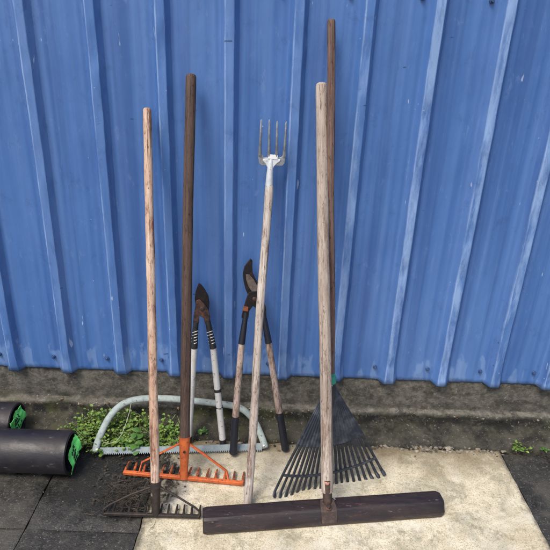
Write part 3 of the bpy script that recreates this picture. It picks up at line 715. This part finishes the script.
# --- the two black pipes at the left
def pipe(x1, yc, r, x0, label, tagpoly, seedv):
    p = thing('pipe', ((x0+x1)/2, yc, 0), label, 'pipe', 'black pipes lying at the foot of the wall')
    mb = MB(); n = 48; xs = [x0+(x1-x0)*i/30 for i in range(31)]
    ring = lambda x, rad: [Vector((x, yc+rad*math.cos(2*math.pi*j/n)*(1+.012*N3((x*3, math.cos(2*math.pi*j/n), seedv))), r+.001+rad*math.sin(2*math.pi*j/n)*(1+.006*N3((x*4, 2, seedv))))) for j in range(n)]
    rings = [ring(x, r) for x in xs[:-1]] + [ring(x1-.003, r), ring(x1, r-.003), ring(x1, r-.009), ring(x1-.002, r-.011), ring(x1-.30, r-.011), ring(x1-.30, .0005)]
    rings = [ring(x0, .0005)] + rings
    for rg in rings: mb.v += rg
    for i in range(len(rings)-1):
        for j in range(n):
            a = i*n+j; b = i*n+(j+1) % n; mb.f.append((a, b, b+n, a+n))
    mb.build('pipe_body', M_['pipe'], p, ang=40)
    # crumpled green label stuck across the mouth
    V, Ff = [], []
    nu, nv = 14, 14
    def q(u, v):   # bilinear in the tag's four corners (dy, dz, dx)
        a, b, c_, d = [Vector(t) for t in tagpoly]
        s = (a*(1-u)+b*u)*(1-v) + (d*(1-u)+c_*u)*v
        k = .010*N3((u*2.5+seedv, v*2.5, 1)) + .004*N3((u*8, v*8, seedv))
        ed = .006*N3((u*6, v*6, seedv+4))
        return Vector((x1+s.z+k, yc+s.x+ed, r+s.y+ed*.6))
    mb = MB()
    for th in (0, .0012):
        for i in range(nu+1):
            for j in range(nv+1): mb.v.append(q(i/nu, j/nv) + Vector((th, 0, 0)))
    K = (nu+1)*(nv+1)
    for i in range(nu):
        for j in range(nv):
            a = i*(nv+1)+j; mb.f.append((a, a+1, a+nv+2, a+nv+1)); mb.f.append((K+a, K+a+nv+1, K+a+nv+2, K+a+1))
    rim = [j for j in range(nv+1)] + [i*(nv+1)+nv for i in range(1, nu+1)] + [nu*(nv+1)+j for j in range(nv-1, -1, -1)] + [i*(nv+1) for i in range(nu-1, 0, -1)]
    for k in range(len(rim)): a, b = rim[k], rim[(k+1) % len(rim)]; mb.f.append((a, K+a, K+b, b))
    tg = mb.build('green_label', M_['green_tag'], p, ang=60)
    # black printed strokes on it
    mk = MB(); e = Vector((.0022, 0, 0))
    for line in ([(.30,.20),(.36,.28),(.30,.36)], [(.42,.20),(.42,.36)], [(.42,.28),(.50,.28)], [(.50,.20),(.50,.36)], [(.58,.20),(.66,.24),(.60,.30),(.66,.36)], [(.30,.48),(.64,.46)], [(.30,.54),(.56,.53)], [(.30,.62),(.40,.70),(.34,.78)], [(.46,.62),(.44,.76),(.56,.76)], [(.62,.64),(.62,.78)]):
        mk.tube([q(u, v)+e for u, v in line], .0022, 6)
    mk.build('printed_marks', M_['ink'], tg)
    return p
XE = at_z(74, 455, .08)
X1 = at_y(72, 452, -.327).x
pipe(X1, -.327, .082, X1-1.05, 'nearer black pipe with a crumpled fluorescent green label on its end', [(-.040,.020,.002),(.040,.058,.003),(.036,.0,.026),(-.040,-.074,.008)], 1.0)
X2 = at_y(17, 420, -.162).x
pipe(X2, -.1625, .082, X2-1.0, 'further black pipe, nearly hidden behind the front pipe, green label on end', [(-.060,.045,.002),(.030,.066,.006),(.045,.010,.022),(-.060,-.055,.004)], 5.0)

# ================================================================ PLANTS, GRIT
def leaf(mb, c, d, up, L, W, fold=.25, n=3):
    d = d.normalized(); s = d.cross(up).normalized(); u = s.cross(d).normalized()
    b = len(mb.v)
    prof_ = [(0,.12),(.3,.85),(.62,1.0),(.88,.55),(1,.05)]
    for t, w_ in prof_:
        z = u*(-.28*L*t*t)
        mb.v += [c+d*L*t - s*W*w_*.5 + u*fold*W*w_*.5 + z, c+d*L*t + z, c+d*L*t + s*W*w_*.5 + u*fold*W*w_*.5 + z]
    for i in range(len(prof_)-1):
        a = b+3*i; mb.f += [(a, a+1, a+4, a+3), (a+1, a+2, a+5, a+4)]
rng = random.Random(3)
def sprig(lv, stm, base, height, lean, nl, ls):
    p = [base]; d = Vector((lean[0], lean[1], 1)).normalized()
    for k in range(6):
        d = (d + Vector((rng.uniform(-.25,.25), rng.uniform(-.25,.25), -.06))).normalized(); p.append(p[-1]+d*height/6)
    stm.tube(p, [.0016]*5+[.0012,.0007], 5)
    for k in range(nl):
        t = (k+1)/nl*5.99; i = min(5, int(t)); c = lerp(p[i], p[i+1], t-i); a = rng.uniform(0, 6.28)
        dd = Vector((math.cos(a), math.sin(a), rng.uniform(.0,.7)))
        L = ls*rng.uniform(.6, 1.25)
        leaf(lv, c, dd, Vector((rng.uniform(-.3,.3), rng.uniform(-.5,.1), 1)), L, L*rng.uniform(.6,.85), rng.uniform(-.1,.4))
lv, stm = MB(), MB()
# creeping weeds behind and through the saw: density follows the photo's patch
for k in range(360):
    px = rng.uniform(70, 178); r0 = rng.random()
    dens = 1.0 if px < 128 else .75
    if rng.random() > dens: continue
    yw = rng.uniform(-.235, -.095) if px < 105 else rng.uniform(-.20, -.085)
    c = at_y(px, 430, yw); x = c.x
    z = .022 if yw > -.125 else .0
    if N3((x*9, yw*9, 3)) < -.22: continue
    sprig(lv, stm, Vector((x, yw, z)), rng.uniform(.025, .085), (rng.uniform(-.7,.7), rng.uniform(-1.1,.2)), rng.randint(5, 9), rng.choice((.007,.010,.013,.017)))
for k in range(26):   # a few climbing over the ledge
    c = at_y(rng.uniform(85, 150), 410, -.05)
    sprig(lv, stm, Vector((c.x, rng.uniform(-.10,-.07), .03)), rng.uniform(.06,.11), (rng.uniform(-.5,.5), -.2), rng.randint(5, 8), .0145)
for k in range(260):   # finer grassy blades among them
    c = at_y(rng.uniform(72, 185), 430, -.15); yw = rng.uniform(-.21, -.08); a = rng.uniform(0, 6.28)
    leaf(lv, Vector((c.x, yw, .02 if yw > -.125 else 0)), Vector((math.cos(a)*.8, math.sin(a)*.8-.2, rng.uniform(.5,1.4))), Vector((-math.cos(a), -math.sin(a)-.3, 1)), rng.uniform(.03,.075), rng.uniform(.0018,.0035), .3)
w1 = stuff(lv.build('weed_leaves', M_['leaf'], smooth=False)); w1['label'] = 'light green creeping weeds growing along the footing behind the bow saw'; w1['category'] = 'weeds'
s1 = stm.build('weed_stems', M_['stem'], w1)
def plant(px, py, yw, z, label, n, h, ls, mat, seed, name='weed'):
    global rng
    rng = random.Random(seed); c = at_y(px, py, yw); c.z = z
    p = thing(name, c, label, 'weed'); a, b = MB(), MB()
    for k in range(n):
        sprig(a, b, c+Vector((rng.uniform(-.018,.018), rng.uniform(-.012,.012), 0)), h*rng.uniform(.6,1.1), (rng.uniform(-1.1,1.1), rng.uniform(-1.0,.3)), rng.randint(3, 6), ls)
    a.build('leaves', mat, p, smooth=False); b.build('stem', M_['stem'], p)
plant(144, 437, -.17, 0, 'dark green broad leaved weed between the pale handle and the orange rake', 7, .07, .036, M_['leaf_dark'], 11)
plant(203, 436, -.11, .02, 'tiny dark weed at the footing beside the white handled loppers', 3, .035, .015, M_['leaf_dark'], 21)
plant(521, 450, -.125, .0, 'small bright green weed alone at the foot of the wall on the right', 10, .050, .013, M_['leaf'], 31)
plant(545, 452, -.12, 0, 'sparse dark weed sprig at the far right of the footing', 4, .03, .015, M_['leaf_dark'], 41)

rng = random.Random(9)
def scatter(name, label, cat, mat, n, fn, r0, r1):
    mb = MB()
    for k in range(n):
        p = fn()
        if p is None: continue
        r = r0 + (r1-r0)*rng.random()**2.2
        mb.blob(p + hz*r*.4, r, (rng.uniform(.8,1.5), rng.uniform(.7,1.2), rng.uniform(.45,.8)), rng.uniform(0, 90))
    o = stuff(mb.build(name, mat, smooth=False)); o['label'] = label; o['category'] = cat
scatter('gravel', 'loose pale mortar chips and grit along the back edge of the slab', 'gravel', M_['grit'], 270,
        lambda: Vector((rng.choice((rng.uniform(.38,.98), rng.uniform(-.45,1.05), rng.gauss(.78,.08))), -.142+rng.gauss(0,.013), -.003)), .0015, .0095)
scatter('soil_crumbs', 'dark soil crumbs and litter scattered by the footing and beneath the rakes', 'soil', M_['crumb'], 900,
        lambda: rng.choice((lambda: Vector((rng.uniform(-1.3,1.6), -.145+rng.gauss(0,.014), -.002)), lambda: Vector((rng.gauss(-.50,.09), rng.gauss(-.37,.07), .0)), lambda: Vector((rng.uniform(-.8,0), rng.uniform(-.24,-.13), -.01))))(), .0015, .0065)
scatter('ledge_debris', 'small chips and leaf litter lying on the ledge of the concrete footing', 'debris', M_['grit'], 70,
        lambda: Vector((rng.uniform(-1,1.4), rng.uniform(-.055,-.02), .096)), .0015, .005)
scatter('sand_grains', 'fine pale grit scattered over the dark paving at left and right', 'grit', M_['grit'], 260,
        lambda: Vector((rng.choice((rng.uniform(-1.05,-.43), rng.uniform(1.02,1.35))), rng.uniform(-.95,-.2), -.002)), .0008, .0028)

# fallen dry leaves caught at the footing
rng = random.Random(5); mb = MB()
for k in range(34):
    x = rng.choice((rng.uniform(-.95,.1), rng.uniform(-.2,1.3))); on = rng.random() < .3
    c = Vector((x, rng.uniform(-.055,-.02), .102)) if on else Vector((x, rng.uniform(-.20,-.13), .004))
    a = rng.uniform(0, 6.28); L = rng.uniform(.008, .02)
    leaf(mb, c, Vector((math.cos(a), math.sin(a), rng.uniform(-.05,.3))), Vector((rng.uniform(-.4,.4), rng.uniform(-.4,.1), 1)), L, L*.5, rng.uniform(0,.6))
o = stuff(mb.build('leaf_litter', flat('dry_leaf', (.10,.06,.03), (.22,.15,.08), .8), smooth=False))
o['label'] = 'small dry brown leaves caught along the footing and the back of the slab'; o['category'] = 'leaf litter'

# tangle of fine dry stalks raked up at the left of the iron rake
rng = random.Random(15); mb = MB()
for k in range(230):
    c = Vector((rng.gauss(-.50,.045), rng.gauss(-.46,.040), .004+abs(rng.gauss(0,.010)))); a = rng.gauss(.4, .9); L = rng.uniform(.015,.06)
    d = Vector((math.cos(a), math.sin(a), rng.uniform(-.12,.12))); b_ = Vector((-d.y, d.x, rng.uniform(-.2,.3)))*L*rng.uniform(-.25,.25)
    p = [c - d*L/2, c + b_, c + d*L/2]
    for q in p: q.z = max(q.z, .0015)
    mb.tube(p, [.0007,.0009,.0005], 4)
o = stuff(mb.build('dry_stalks', flat('dry_stalk', (.025,.020,.014), (.12,.10,.07), .9, 0, 12), smooth=False))
o['label'] = 'fine dark dry stalks tangled on the soil in the left half of the iron rake'; o['category'] = 'debris'
